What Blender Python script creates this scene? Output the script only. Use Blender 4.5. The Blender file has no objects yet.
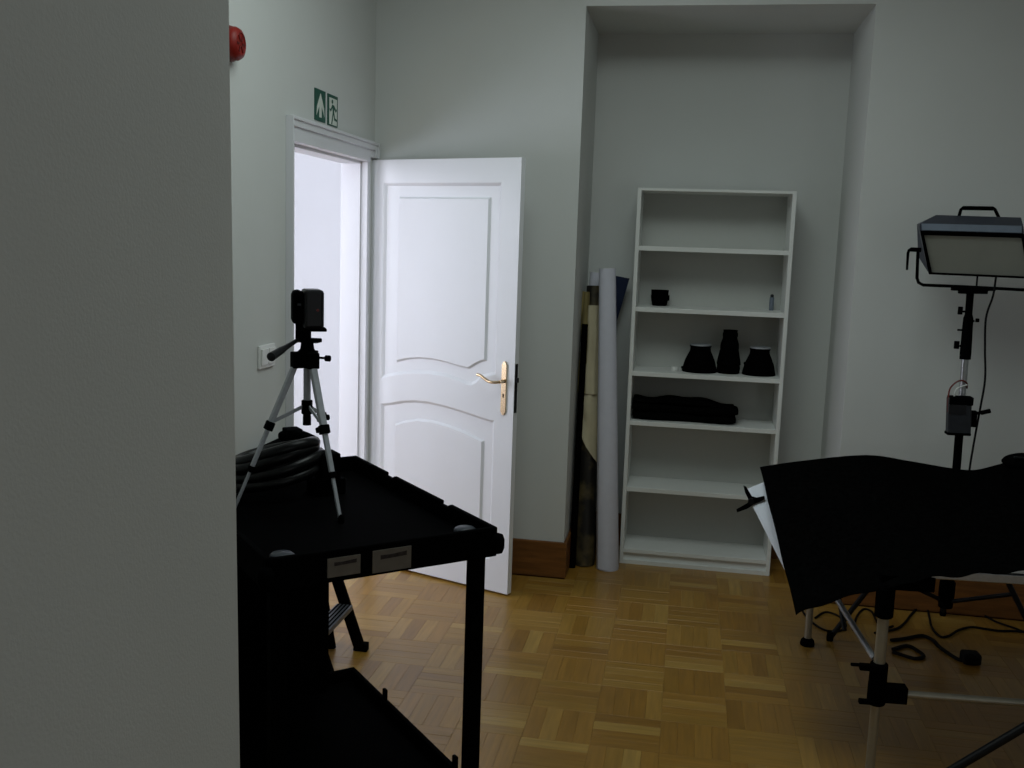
import bpy, bmesh, math, random
from mathutils import Vector, Matrix, Euler

random.seed(7)
SC = bpy.context.scene
COL = SC.collection

# ------------------------------------------------------------------ camera
PITCH, ROLL, YAW, FPX, CAMZ = 0.14243, 0.03329, -0.17254, 992.4, 1.7214
cy, sy = math.cos(YAW), math.sin(YAW)
CF = Vector((sy*math.cos(PITCH), cy*math.cos(PITCH), -math.sin(PITCH)))
R0 = Vector((cy, -sy, 0)); U0 = R0.cross(CF)
CR = R0*math.cos(ROLL) + U0*math.sin(ROLL)
CU = -R0*math.sin(ROLL) + U0*math.cos(ROLL)
CC = Vector((0, 0, CAMZ))
cam = bpy.data.cameras.new('camera'); cam.sensor_width = 36; cam.lens = FPX*36/1024
cam.clip_start = 0.05
camo = bpy.data.objects.new('camera', cam); COL.objects.link(camo)
camo.matrix_world = Matrix(((CR.x, CU.x, -CF.x, CC.x), (CR.y, CU.y, -CF.y, CC.y), (CR.z, CU.z, -CF.z, CC.z), (0, 0, 0, 1)))
SC.camera = camo

# ------------------------------------------------------------------ world, lights, exposure
w = bpy.data.worlds.new('world'); SC.world = w; w.use_nodes = True
w.node_tree.nodes['Background'].inputs[0].default_value = (0.75, 0.85, 1, 1)
w.node_tree.nodes['Background'].inputs[1].default_value = 0.06
def area(name, loc, target, sx, sy_, power, col, spread=None):
    l = bpy.data.lights.new(name, 'AREA'); l.shape = 'RECTANGLE'; l.size = sx; l.size_y = sy_
    l.energy = power; l.color = col
    if spread: l.spread = spread
    o = bpy.data.objects.new(name, l); COL.objects.link(o); o.location = loc
    o.rotation_euler = (Vector(target)-Vector(loc)).to_track_quat('-Z', 'Y').to_euler()
    return o
# daylight through the two windows of the bright passage beyond the door
area('passage_window_light', (-3.24, 3.45, 1.6), (-1.6, 3.5, 1.5), 1.5, 1.7, 40, (0.85, 0.88, 1.0))
area('passage_end_light', (-2.32, 0.36, 1.6), (-2.0, 4.4, 1.3), 1.0, 1.9, 98, (0.85, 0.88, 1.0))
# ceiling lamp of the room, above the floor between cart and bookcase
area('room_lamp_light', (-0.22, 3.0, 3.25), (-0.27, 3.05, 0), 1.4, 1.4, 25.5, (0.87, 1.0, 0.975))
# fill light added behind the camera to lift the near wall, posed as a side window
area('room_fill_light', (2.5, -0.9, 1.5), (-1.0, 1.6, 1.1), 1.3, 1.5, 8, (0.92, 0.98, 1.0))
SC.view_settings.view_transform = 'Standard'; SC.view_settings.look = 'None'
SC.view_settings.gamma = 1; SC.view_settings.use_curve_mapping = False
SC.view_settings.exposure = 0.0

# ------------------------------------------------------------------ helpers
def ray(x, y): return CF + CR*((x-512)/FPX) - CU*((y-384)/FPX)
def onz(x, y, z=0.0):
    d = ray(x, y); return CC + d*((z-CC.z)/d.z)
def onY(x, y, Y):
    d = ray(x, y); return CC + d*(Y/d.y)
def onX(x, y, X):
    d = ray(x, y); return CC + d*(X/d.x)
def pix(P):
    d = Vector(P)-CC; z = d.dot(CF)
    return (512+FPX*d.dot(CR)/z, 384-FPX*d.dot(CU)/z, z)
V = lambda *a: Vector(a)
def lin(c):
    return tuple(((v/255)/12.92 if v/255 <= .04045 else (((v/255)+.055)/1.055)**2.4) for v in c)
def mat(name, col, rough=.6, spec=.3, metal=0, var=.08, scale=30, bump=0.0, bscale=150, stretch=None, coat=0):
    m = bpy.data.materials.new(name); m.use_nodes = True
    nt = m.node_tree; b = nt.nodes['Principled BSDF']
    b.inputs['Roughness'].default_value = rough; b.inputs['Metallic'].default_value = metal
    b.inputs['Specular IOR Level'].default_value = spec; b.inputs['Coat Weight'].default_value = coat
    tc = nt.nodes.new('ShaderNodeTexCoord'); src = tc.outputs['Object']
    if stretch:
        mp = nt.nodes.new('ShaderNodeMapping'); mp.inputs['Scale'].default_value = stretch
        nt.links.new(src, mp.inputs[0]); src = mp.outputs[0]
    n = nt.nodes.new('ShaderNodeTexNoise'); n.inputs['Scale'].default_value = scale; n.inputs['Detail'].default_value = 4
    nt.links.new(src, n.inputs['Vector'])
    cr = nt.nodes.new('ShaderNodeValToRGB')
    cr.color_ramp.elements[0].position = .3; cr.color_ramp.elements[1].position = .7
    cr.color_ramp.elements[0].color = tuple(v*(1-var) for v in col)+(1,)
    cr.color_ramp.elements[1].color = tuple(min(1, v*(1+var)) for v in col)+(1,)
    nt.links.new(n.outputs[0], cr.inputs[0]); nt.links.new(cr.outputs[0], b.inputs['Base Color'])
    if bump:
        n2 = nt.nodes.new('ShaderNodeTexNoise'); n2.inputs['Scale'].default_value = bscale; n2.inputs['Detail'].default_value = 3
        nt.links.new(src, n2.inputs['Vector'])
        bp = nt.nodes.new('ShaderNodeBump'); bp.inputs['Strength'].default_value = bump; bp.inputs['Distance'].default_value = .002
        nt.links.new(n2.outputs[0], bp.inputs['Height']); nt.links.new(bp.outputs[0], b.inputs['Normal'])
    return m

M = {}
M['wall'] = mat('wall_paint', (.62, .63, .615), .85, .2, var=.015, scale=3, bump=.15, bscale=220)
M['hallwall'] = mat('passage_paint', (.70, .71, .73), .85, .2, var=.01, scale=3, bump=.1, bscale=220)
M['ceil'] = mat('ceiling_paint', (.62, .64, .63), .9, .1, var=.01)
M['doorwhite'] = mat('door_lacquer', (.80, .81, .84), .35, .4, var=.01, scale=4)
M['framewhite'] = mat('frame_lacquer', (.70, .70, .73), .4, .4, var=.01, scale=4)
M['base'] = mat('baseboard_wood', (.17, .065, .014), .45, .4, var=.25, scale=8, stretch=(1, 1, 8))
M['shelfback_shade'] = mat('bookcase_back_shaded', (.52, .525, .50), .7, .2, var=.01)  # white board like the shelves, greyed to put the recess shade into its colour
M['shelfwhite'] = mat('shelf_laminate', (.76, .77, .75), .4, .3, var=.01)
M['black'] = mat('black_plastic', (.0012, .0012, .0014), .8, .012, var=.3, bump=.2)
M['blackgloss'] = mat('black_gloss_plastic', (.006, .006, .008), .35, .3, var=.2)
M['cloth'] = mat('black_cloth', (.0022, .0022, .0022), 1, 0, var=.4, scale=60, bump=.3, bscale=400)
M['blackmetal'] = mat('black_metal', (.005, .005, .006), .5, .2, var=.2)
M['alu'] = mat('brushed_aluminium', (.45, .46, .48), .38, .5, metal=1, var=.08, scale=60)
M['alulight'] = mat('anodised_aluminium', (.40, .415, .45), .45, .5, metal=.4, var=.06, scale=60)
M['legtube'] = mat('champagne_tube', (.36, .33, .27), .4, .5, metal=.5, var=.06)
M['brass'] = mat('polished_brass', (.66, .50, .32), .25, .5, metal=1, var=.05)
M['grey'] = mat('dark_grey_plastic', (.022, .024, .03), .5, .3, var=.15)
M['bluegrey'] = mat('blue_grey_enamel', (.16, .19, .24), .4, .4, var=.06)
M['darkblue'] = mat('dark_blue_enamel', (.03, .034, .05), .45, .4, var=.1)
M['diffuser'] = mat('frosted_diffuser', (.36, .37, .33), .5, .3, var=.05, scale=8)
M['red'] = mat('red_plastic', (.22, .010, .006), .45, .3, var=.1)
M['darkred'] = mat('dark_red_plastic', (.12, .004, .003), .4, .4, var=.2)
M['green'] = mat('sign_green', (.004, .075, .05), .5, .3, var=.08)
M['signwhite'] = mat('sign_white', (.62, .66, .60), .5, .3, var=.02)
M['switch'] = mat('switch_plastic', (.72, .72, .70), .35, .4, var=.01)
M['rollwhite'] = mat('paper_white', (.60, .60, .68), .8, .1, var=.02)
M['paper'] = mat('plexi_white', (.74, .77, .84), .5, .3, var=.01)
M['cream'] = mat('cream_fabric', (.50, .44, .30), .9, .1, var=.05, scale=20)
M['navy'] = mat('navy_board', (.016, .022, .05), .8, .1, var=.1)
M['plate'] = mat('label_card', (.16, .14, .12), .5, .3, var=.1)
M['ink'] = mat('label_ink', (.045, .036, .036), .7, .1, var=.4, scale=90)
M['cable'] = mat('cable_rubber', (.006, .0055, .006), .7, .1, var=.2)
M['capgrey'] = mat('cap_grey', (.03, .035, .046), .35, .4, var=.1)
M['redwire'] = mat('red_wire', (.16, .03, .025), .5, .3)
M['treadgrey'] = mat('tread_grey', (.09, .095, .11), .4, .4, metal=.3)
M['hose'] = mat('ribbed_hose', (.0025, .0025, .003), .36, .28, var=.2)
M['glassblue'] = mat('lens_glass', (.01, .01, .02), .05, .6, var=.1)

# dark roll: brocade with dull gold blotches
m = mat('brocade', (.012, .011, .010), .45, .4); M['brocade'] = m
cr = [n for n in m.node_tree.nodes if n.type == 'VALTORGB'][0]
nz = [n for n in m.node_tree.nodes if n.type == 'TEX_NOISE'][0]; nz.inputs['Scale'].default_value = 9
cr.color_ramp.elements[0].position = .5; cr.color_ramp.elements[1].position = .74
cr.color_ramp.elements[0].color = (.010, .009, .008, 1); cr.color_ramp.elements[1].color = (.12, .09, .04, 1)
# gold cream edge
M['goldcream'] = mat('gold_cream_fabric', (.30, .24, .10), .7, .2, var=.45, scale=14, stretch=(1, 1, .25))

def mesh_obj(name, bm, material, parent=None, smooth=None, bevel=0):
    bmesh.ops.recalc_face_normals(bm, faces=bm.faces)
    me = bpy.data.meshes.new(name); bm.to_mesh(me); bm.free()
    if smooth is not None:
        me.shade_smooth(); me.set_sharp_from_angle(angle=math.radians(smooth))
    for mm in (material if isinstance(material, (list, tuple)) else [material]): me.materials.append(mm)
    o = bpy.data.objects.new(name, me); COL.objects.link(o)
    if parent is not None:
        o.parent = parent
        if parent.type == 'EMPTY':
            o.matrix_parent_inverse = Matrix.Translation(-parent.location)
    if bevel:
        b = o.modifiers.new('bevel', 'BEVEL'); b.width = bevel; b.segments = 2; b.limit_method = 'ANGLE'
    return o
def thing(name, label, cat, loc, group=None):
    o = bpy.data.objects.new(name, None); COL.objects.link(o); o.location = loc
    o.empty_display_size = .05
    o['label'] = label; o['category'] = cat
    if group: o['group'] = group
    return o
def tag(o, label, cat, group=None):
    o['label'] = label; o['category'] = cat
    if group: o['group'] = group
    return o
def struct(name, bm, material, parent=None, **k):
    o = mesh_obj(name, bm, material, parent, **k); o['kind'] = 'structure'; return o
def B(): return bmesh.new()
def box(bm, lo, hi):
    x0, y0, z0 = lo; x1, y1, z1 = hi
    v = [bm.verts.new(p) for p in ((x0,y0,z0),(x1,y0,z0),(x1,y1,z0),(x0,y1,z0),(x0,y0,z1),(x1,y0,z1),(x1,y1,z1),(x0,y1,z1))]
    for f in ((0,3,2,1),(4,5,6,7),(0,1,5,4),(1,2,6,5),(2,3,7,6),(3,0,4,7)): bm.faces.new([v[i] for i in f])
    return v
def obox(bm, c, ax, ay, az, s):
    """box centred at c along unit axes ax, ay, az with full sizes s"""
    c = Vector(c); v = []
    for dz in (-.5, .5):
        for dx, dy in ((-.5,-.5),(.5,-.5),(.5,.5),(-.5,.5)):
            v.append(bm.verts.new(c + ax*dx*s[0] + ay*dy*s[1] + az*dz*s[2]))
    for f in ((0,3,2,1),(4,5,6,7),(0,1,5,4),(1,2,6,5),(2,3,7,6),(3,0,4,7)): bm.faces.new([v[i] for i in f])
    return v
def beam(bm, a, b, wx, wy, side=None):
    """rectangular bar from a to b; wx measured along 'side'"""
    a, b = Vector(a), Vector(b); d = (b-a).normalized()
    s = Vector(side) if side else (V(0,0,1) if abs(d.z) < .9 else V(1,0,0))
    s = (s - d*s.dot(d)).normalized(); t = d.cross(s)
    return obox(bm, (a+b)/2, s, t, d, (wx, wy, (b-a).length))
def tube(bm, pts, r, n=10, cap=True):
    pts = [Vector(p) for p in pts]; rs = r if isinstance(r, (list, tuple)) else [r]*len(pts)
    rings = []; s = None
    for i, p in enumerate(pts):
        d = (pts[min(i+1, len(pts)-1)]-pts[max(i-1, 0)]).normalized()
        if s is None: s = V(0,0,1) if abs(d.z) < .9 else V(1,0,0)
        s = s-d*s.dot(d); s.normalize(); t = d.cross(s)
        rings.append([bm.verts.new(p+(s*math.cos(a)+t*math.sin(a))*rs[i]) for a in [2*math.pi*k/n for k in range(n)]])
    for q0, q1 in zip(rings, rings[1:]):
        for k in range(n): bm.faces.new((q0[k], q0[(k+1)%n], q1[(k+1)%n], q1[k]))
    if cap:
        bm.faces.new(rings[0][::-1]); bm.faces.new(rings[-1])
def lathe(bm, prof, c, axis=V(0,0,1), n=24, cap=True):
    c = Vector(c); axis = Vector(axis).normalized()
    s = V(1,0,0) if abs(axis.x) < .9 else V(0,1,0)
    s = (s-axis*s.dot(axis)).normalized(); t = axis.cross(s); rings = []
    for r, z in prof:
        rings.append([bm.verts.new(c+axis*z+(s*math.cos(a)+t*math.sin(a))*max(r, 1e-4)) for a in [2*math.pi*k/n for k in range(n)]])
    for q0, q1 in zip(rings, rings[1:]):
        for k in range(n): bm.faces.new((q0[k], q0[(k+1)%n], q1[(k+1)%n], q1[k]))
    if cap:
        bm.faces.new(rings[0][::-1]); bm.faces.new(rings[-1])
def catmull(pts, k=6):
    pts = [Vector(p) for p in pts]; out = []
    for i in range(len(pts)-1):
        p0 = pts[max(i-1,0)]; p1 = pts[i]; p2 = pts[i+1]; p3 = pts[min(i+2,len(pts)-1)]
        for j in range(k):
            t = j/k
            out.append(.5*((2*p1)+(p2-p0)*t+(2*p0-5*p1+4*p2-p3)*t*t+(3*p1-p0-3*p2+p3)*t**3))
    out.append(pts[-1]); return out
def prism(bm, poly, f0, f1):
    """poly: 2-D points, f0/f1: map (a,b) to 3-D on both faces"""
    a = [bm.verts.new(f0(*p)) for p in poly]; b = [bm.verts.new(f1(*p)) for p in poly]
    n = len(poly)
    bm.faces.new(a); bm.faces.new(b[::-1])
    for i in range(n): bm.faces.new((a[i], b[i], b[(i+1)%n], a[(i+1)%n]))
def sheet(bm, P, nu, nv, thick, normal=V(0,0,1)):
    """closed thin sheet from point function P(u,v)"""
    top = [[bm.verts.new(P(i/nu, j/nv)) for j in range(nv+1)] for i in range(nu+1)]
    bot = [[bm.verts.new(P(i/nu, j/nv)-normal*thick) for j in range(nv+1)] for i in range(nu+1)]
    for i in range(nu):
        for j in range(nv):
            bm.faces.new((top[i][j], top[i+1][j], top[i+1][j+1], top[i][j+1]))
            bm.faces.new((bot[i][j], bot[i][j+1], bot[i+1][j+1], bot[i+1][j]))
    for i in range(nu):
        for j in (0, nv): bm.faces.new((top[i][j], top[i+1][j], bot[i+1][j], bot[i][j]))
    for j in range(nv):
        for i in (0, nu): bm.faces.new((top[i][j], top[i][j+1], bot[i][j+1], bot[i][j]))

# ------------------------------------------------------------------ setting
XL, D = -1.611, 4.951          # left wall face, back wall face
NL, NR_, NZ, NB = -.562, .769, 2.852, 5.602   # niche
XR, YB, ZC = 2.6, -2.7, 3.35
WT = .12                       # thickness of the left wall
DY0, DY1, DZ = 3.868, 4.836, 2.092   # doorway

b = B()
box(b, (XL-WT, 1.0, 0), (XL, DY0-.029, ZC)); box(b, (XL-WT, DY1+.029, 0), (XL, D+.2, ZC)); box(b, (XL-WT, DY0-.029, DZ+.029), (XL, DY1+.029, ZC))
struct('wall_left', b, M['wall'])
b = B()
box(b, (XL-WT, D, 0), (NL, NB+.1, ZC)); box(b, (NR_, D, 0), (XR+.1, NB+.1, ZC)); box(b, (NL, D, NZ), (NR_, NB+.1, ZC)); box(b, (NL, NB, 0), (NR_, NB+.1, NZ))
struct('wall_back', b, M['wall'])
b = B(); box(b, (XR, YB, 0), (XR+.1, -1.6, ZC)); box(b, (XR, -.2, 0), (XR+.1, D, ZC)); box(b, (XR, -1.6, 0), (XR+.1, -.2, .7)); box(b, (XR, -1.6, 2.3), (XR+.1, -.2, ZC)); struct('wall_right', b, M['wall'])
b = B()   # wall behind the camera
box(b, (-.63, YB-.1, 0), (XR+.1, YB, ZC))
struct('wall_front', b, M['wall'])
b = B()   # wall running beside the camera, ending in the near edge
vv = box(b, (-.80, YB-.1, 0), (-.6135, 1.302, ZC))
for i in (5, 6): vv[i].co.x = -.6415
struct('wall_near', b, M['wall'])
b = B(); box(b, (XL-WT, .9, 0), (-.7, 1.0, ZC)); struct('wall_side', b, M['wall'])
b = B(); box(b, (-3.4, YB-.1, ZC), (XR+.1, NB+.1, ZC+.1)); struct('ceiling', b, M['ceil'])
# passage beyond the door
b = B()
box(b, (-3.4, .2, 0), (-3.3, 2.6, ZC)); box(b, (-3.4, 4.3, 0), (-3.3, 5.75, ZC)); box(b, (-3.4, 2.6, 0), (-3.3, 4.3, .75)); box(b, (-3.4, 2.6, 2.45), (-3.3, 4.3, ZC)); box(b, (-3.3, 5.65, 0), (XL-WT, 5.75, ZC)); box(b, (-3.3, .2, 0), (-3.1, .3, ZC)); box(b, (-1.8, .2, 0), (XL-WT-.02, .3, ZC)); box(b, (-3.1, .2, 0), (-1.8, .3, .6)); box(b, (-3.1, .2, 2.6), (-1.8, .3, ZC))
box(b, (XL-WT-.02, .2, 0), (XL-WT, DY0-.09, ZC)); box(b, (XL-WT-.02, DY1+.09, 0), (XL-WT, 5.65, ZC)); box(b, (XL-WT-.02, DY0-.09, DZ+.09), (XL-WT, DY1+.09, ZC))
struct('wall_passage', b, M['hallwall'])

# windows outside the frame: side window added to carry the room fill light, window of the passage
def window(name, x0, x1, y0, y1, z0, z1):
    b = B()
    for lo, hi in (((x0, y0, z0), (x1, y0+.06, z1)), ((x0, y1-.06, z0), (x1, y1, z1)), ((x0, y0+.06, z0), (x1, y1-.06, z0+.06)), ((x0, y0+.06, z1-.06), (x1, y1-.06, z1)), ((x0, (y0+y1)/2-.03, z0+.06), (x1, (y0+y1)/2+.03, z1-.06))): box(b, lo, hi)
    struct(name, b, M['framewhite'])
window('fill_window_1', XR+.02, XR+.08, -1.6, -.2, .7, 2.3)
window('window_2', -3.38, -3.32, 2.6, 4.3, .75, 2.45)
b = B()
for lo, hi in (((-3.1, .22, .6), (-3.04, .28, 2.6)), ((-1.86, .22, .6), (-1.8, .28, 2.6)), ((-3.04, .22, .6), (-1.86, .28, .66)), ((-3.04, .22, 2.54), (-1.86, .28, 2.6)), ((-2.48, .22, .66), (-2.42, .28, 2.54))): box(b, lo, hi)
struct('window_3', b, M['framewhite'])

# baseboards
def board(name, lo, hi):
    b = B(); box(b, lo, hi); struct(name, b, M['base'], bevel=.004)
BH, BT = .19, .016
board('baseboard_back', (XL+.02, D-BT, 0), (NL+BT, D, BH))
board('baseboard_right_part', (NR_-BT, D-BT, 0), (XR, D, BH)); bpy.data.objects['baseboard_right_part'].name = 'baseboard_right'
board('baseboard_niche', (NL, NB-BT, 0), (NR_, NB, BH))
board('baseboard_niche_left', (NL, D, 0), (NL+BT, NB-BT, BH))
board('baseboard_niche_right', (NR_-BT, D, 0), (NR_, NB-BT, BH))
board('baseboard_left', (XL, 1.0, 0), (XL+BT, DY0-.11, BH))

# floor: sub-floor and basket-weave parquet strips
b = B(); box(b, (-3.4, YB-.1, -.1), (XR+.1, NB+.1, -.012)); floor = struct('floor', b, mat('joint_dark', (.16, .08, .015), .9, .1))
BL, NS = .24, 4
TONES = [(.275,.142,.022), (.305,.163,.027), (.335,.186,.036), (.280,.140,.022), (.375,.222,.050), (.310,.158,.026), (.240,.118,.018), (.350,.192,.038)]
def wood(name, col, along):
    st = (3, 40, 3) if along == 'x' else (40, 3, 3)
    m = mat(name, col, .31, .55, var=.16, scale=1.6, stretch=st, bump=.05, bscale=3)
    nt = m.node_tree; mp = [n for n in nt.nodes if n.type == 'MAPPING'][0]
    g = nt.nodes.new('ShaderNodeNewGeometry'); nt.links.new(g.outputs['Position'], mp.inputs[0])
    return m
WX = [wood('oak_strip_%s' % 'abcdefgh'[i], c, 'x') for i, c in enumerate(TONES)]
WY = [wood('oak_strip_cross_%s' % 'abcdefgh'[i], c, 'y') for i, c in enumerate(TONES)]
def strip_geo(bm, c, along, mi=0):
    L, W = BL/2-.0002, BL/NS/2-.0002; e = .0006
    hx, hy = (L, W) if along == 'x' else (W, L)
    lo = [bm.verts.new((c[0]+sx*hx, c[1]+sy_*hy, c[2]-.012)) for sx, sy_ in ((-1,-1),(1,-1),(1,1),(-1,1))]
    md = [bm.verts.new((c[0]+sx*hx, c[1]+sy_*hy, c[2]-e)) for sx, sy_ in ((-1,-1),(1,-1),(1,1),(-1,1))]
    tp = [bm.verts.new((c[0]+sx*(hx-e), c[1]+sy_*(hy-e), c[2])) for sx, sy_ in ((-1,-1),(1,-1),(1,1),(-1,1))]
    fs = [bm.faces.new(tp)]
    for i in range(4):
        j = (i+1) % 4
        fs.append(bm.faces.new((md[i], md[j], tp[j], tp[i]))); fs.append(bm.faces.new((lo[i], lo[j], md[j], md[i])))
    for f in fs: f.material_index = mi
strip_mesh = {}
for al, ws in (('x', WX), ('y', WY)):
    for i in range(8):
        bm = B(); strip_geo(bm, (0, 0, 0), al); me = bpy.data.meshes.new('parquet_strip'); bm.to_mesh(me); bm.free()
        me.materials.append(ws[i]); strip_mesh[al, i] = me
strips = []
for i in range(-14, 12):
    for j in range(-29, 6):
        x0 = -.01+i*BL; y0 = 4.205+j*BL
        if x0 > XR or x0+BL < -3.35 or y0 > NB or y0+BL < YB: continue
        al = 'x' if (i+j) % 2 else 'y'
        base = random.choice((0, 1, 2, 3, 5))
        for k in range(NS):
            o = (k+.5)*BL/NS
            c = (x0+BL/2, y0+o) if al == 'x' else (x0+o, y0+BL/2)
            tone = base if random.random() < .5 else random.randrange(8)
            if c[1] > D-.01 and not (NL+.02 < c[0] < NR_-.02): continue
            if XL-.18 < c[0] < XL+.02 and not DY0+.05 < c[1] < DY1-.05: continue
            strips.append((c[0], c[1], -random.random()*.0006, al, tone))
def inside(x, y, poly):
    r = False; n = len(poly)
    for i in range(n):
        (xa, ya), (xb, yb) = poly[i], poly[(i+1) % n]
        if (ya > y) != (yb > y) and x < (xb-xa)*(y-ya)/(yb-ya)+xa: r = not r
    return r
hide = [[(-9, -9), (243, -9), (243, 800), (-9, 800)], [(230, 430), (330, 430), (505, 520), (505, 556), (335, 590), (332, 655), (462, 755), (490, 800), (230, 800)],
        [(366, 400), (520, 400), (510, 592), (366, 552)], [(760, 460), (1030, 460), (1030, 574), (890, 582), (795, 612)], [(622, 400), (775, 400), (770, 578), (622, 564)], [(460, 500), (482, 500), (480, 770), (462, 770)]]
cand = []
for s in strips:
    if s[1] < 1: continue
    x, y, z = pix(s[:3])
    if not (0 < x < 1024 and 0 < y < 768) or s[0] < XL: continue
    if any(inside(x, y, h) for h in hide): continue
    cand.append((z, s))
cand.sort(key=lambda q: q[0]); single = set(id(s) for _, s in cand[:300])
bm = B()
for s in strips:
    if id(s) in single:
        o = bpy.data.objects.new('parquet_strip', strip_mesh[s[3], s[4]]); COL.objects.link(o); o.parent = floor; o.location = s[:3]
    else:
        strip_geo(bm, s[:3], s[3], s[4]+(8 if s[3] == 'y' else 0))
o = mesh_obj('parquet_field', bm, WX+WY, floor); o['kind'] = 'stuff'

# ------------------------------------------------------------------ door, frame
t3 = V(math.cos(-.3723), math.sin(-.3723), 0); n3 = V(math.sin(.3723), math.cos(.3723), 0)
HO = V(-1.6339, 4.9436, 0) - n3*.020 + t3*.012
def dp(u, z, d=0): return HO + t3*u - n3*d + V(0, 0, z)      # d towards the room
U0d, U1d, Z0d, Z1d, TH = .008, .902, .012, 2.106, .036
outU = [(.096,1.993),(.797,1.993),(.797,1.087),(.761,1.078),(.716,1.064),(.685,1.036),(.658,1.022),(.626,1.022),(.569,1.036),(.493,1.050),(.397,1.052),(.299,1.044),(.2,1.027),(.129,1.009),(.096,.997)]
fieldU = [(.188,1.925),(.735,1.925),(.736,1.148),(.704,1.139),(.669,1.119),(.637,1.099),(.586,1.103),(.511,1.115),(.424,1.124),(.337,1.123),(.258,1.111),(.188,1.091)]
outL = [(.097,.17),(.097,.869),(.162,.881),(.233,.899),(.312,.911),(.401,.914),(.498,.907),(.592,.895),(.686,.879),(.768,.866),(.797,.866),(.797,.17)]
fieldL = [(.185,.25),(.185,.770),(.25,.795),(.33,.815),(.42,.818),(.52,.808),(.62,.788),(.70,.766),(.735,.757),(.735,.25)]
def inset(poly, k):
    n = len(poly); A = sum(poly[i][0]*poly[(i+1)%n][1]-poly[(i+1)%n][0]*poly[i][1] for i in range(n)); sg = 1 if A > 0 else -1
    out = []
    for i in range(n):
        p0, p1, p2 = Vector(poly[i-1]), Vector(poly[i]), Vector(poly[(i+1)%n])
        e1 = (p1-p0).normalized(); e2 = (p2-p1).normalized()
        n1 = V(-e1.y, e1.x)*sg; n2 = V(-e2.y, e2.x)*sg; m = (n1+n2); m = m/max(.35, m.dot(n1))
        out.append(tuple(p1+m*k))
    return out
def loopv(bm, poly, d): return [bm.verts.new(dp(u, z, d)) for u, z in poly]
def loope(bm, vs): return [bm.edges.get((vs[i], vs[(i+1)%len(vs)])) or bm.edges.new((vs[i], vs[(i+1)%len(vs)])) for i in range(len(vs))]
def band(bm, a, b_):
    for i in range(len(a)):
        j = (i+1) % len(a); bm.faces.new((a[i], a[j], b_[j], b_[i]))
door = thing('door_1', 'open white panelled door with arched rail and brass lever handle', 'door', (HO.x, HO.y, 0)); door['kind'] = 'structure'
b = B()
rect = [(U0d,Z0d),(U1d,Z0d),(U1d,Z1d),(U0d,Z1d)]
rf = loopv(b, rect, 0); rb = loopv(b, rect, -TH); hu = loopv(b, outU, 0); hl = loopv(b, outL, 0)
bmesh.ops.triangle_fill(b, use_beauty=True, edges=loope(b, rf)+loope(b, hu)+loope(b, hl))
band(b, rf, rb); b.faces.new(rb)
for hv, pl in ((hu, outU), (hl, outL)): band(b, hv, loopv(b, pl, -.014))
struct('door_leaf', b, M['doorwhite'], door)
for nm, op, fp in (('upper_panel', outU, fieldU), ('lower_panel', outL, fieldL)):
    b = B()
    a0 = loopv(b, inset(op, -.0005), -.001); a1 = loopv(b, inset(op, .004), -.003); a2 = loopv(b, inset(op, .015), -.014)
    f0 = loopv(b, fp, -.014); f1 = loopv(b, inset(fp, .010), -.002)
    band(b, a0, a1); band(b, a1, a2)
    bmesh.ops.triangle_fill(b, use_beauty=True, edges=loope(b, a2)+loope(b, f0))
    band(b, f0, f1); bmesh.ops.triangle_fill(b, use_beauty=True, edges=loope(b, f1))
    struct(nm, b, M['doorwhite'], door)
# handle: pointed backplate, lever, keyhole
b = B()
hp = [(.835,.915),(.842,.902),(.848,.897),(.854,.902),(.861,.915),(.861,1.140),(.854,1.153),(.848,1.158),(.842,1.153),(.835,1.140)]
prism(b, hp, lambda u, z: dp(u, z, 0), lambda u, z: dp(u, z, .009))
bp_ = struct('handle_plate', b, M['brass'], door)
b = B(); tube(b, [dp(.848,1.062,.008), dp(.848,1.062,.045)], .009, 12)
tube(b, catmull([dp(.848,1.062,.045), dp(.815,1.058,.052), dp(.785,1.062,.052), dp(.745,1.082,.050), dp(.722,1.086,.048)]), .0075, 10)
struct('door_handle', b, M['brass'], door, smooth=50)
b = B(); prism(b, [(.845,.983),(.851,.983),(.851,.992),(.8525,.997),(.848,1.004),(.8435,.997),(.845,.992)], lambda u, z: dp(u, z, .0091), lambda u, z: dp(u, z, .0100))
struct('keyhole', b, M['black'], bp_)
b = B(); box(b, (0,0,0), (0,0,0)); b.free(); b = B()
obox(b, dp(U1d+.001, 1.03, -TH*.42), t3, n3, V(0,0,1), (.003, .022, .235)); obox(b, dp(U1d+.006, 1.07, -TH*.42), t3, n3, V(0,0,1), (.012, .014, .022))
struct('lock_plate', b, M['blackmetal'], door)
for z in (.28, 1.05, 1.85):
    b = B(); tube(b, [dp(U0d+.001, z-.045, .006), dp(U0d+.001, z+.045, .006)], .007, 10); struct('hinge', b, M['framewhite'], door, smooth=40)

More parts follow.
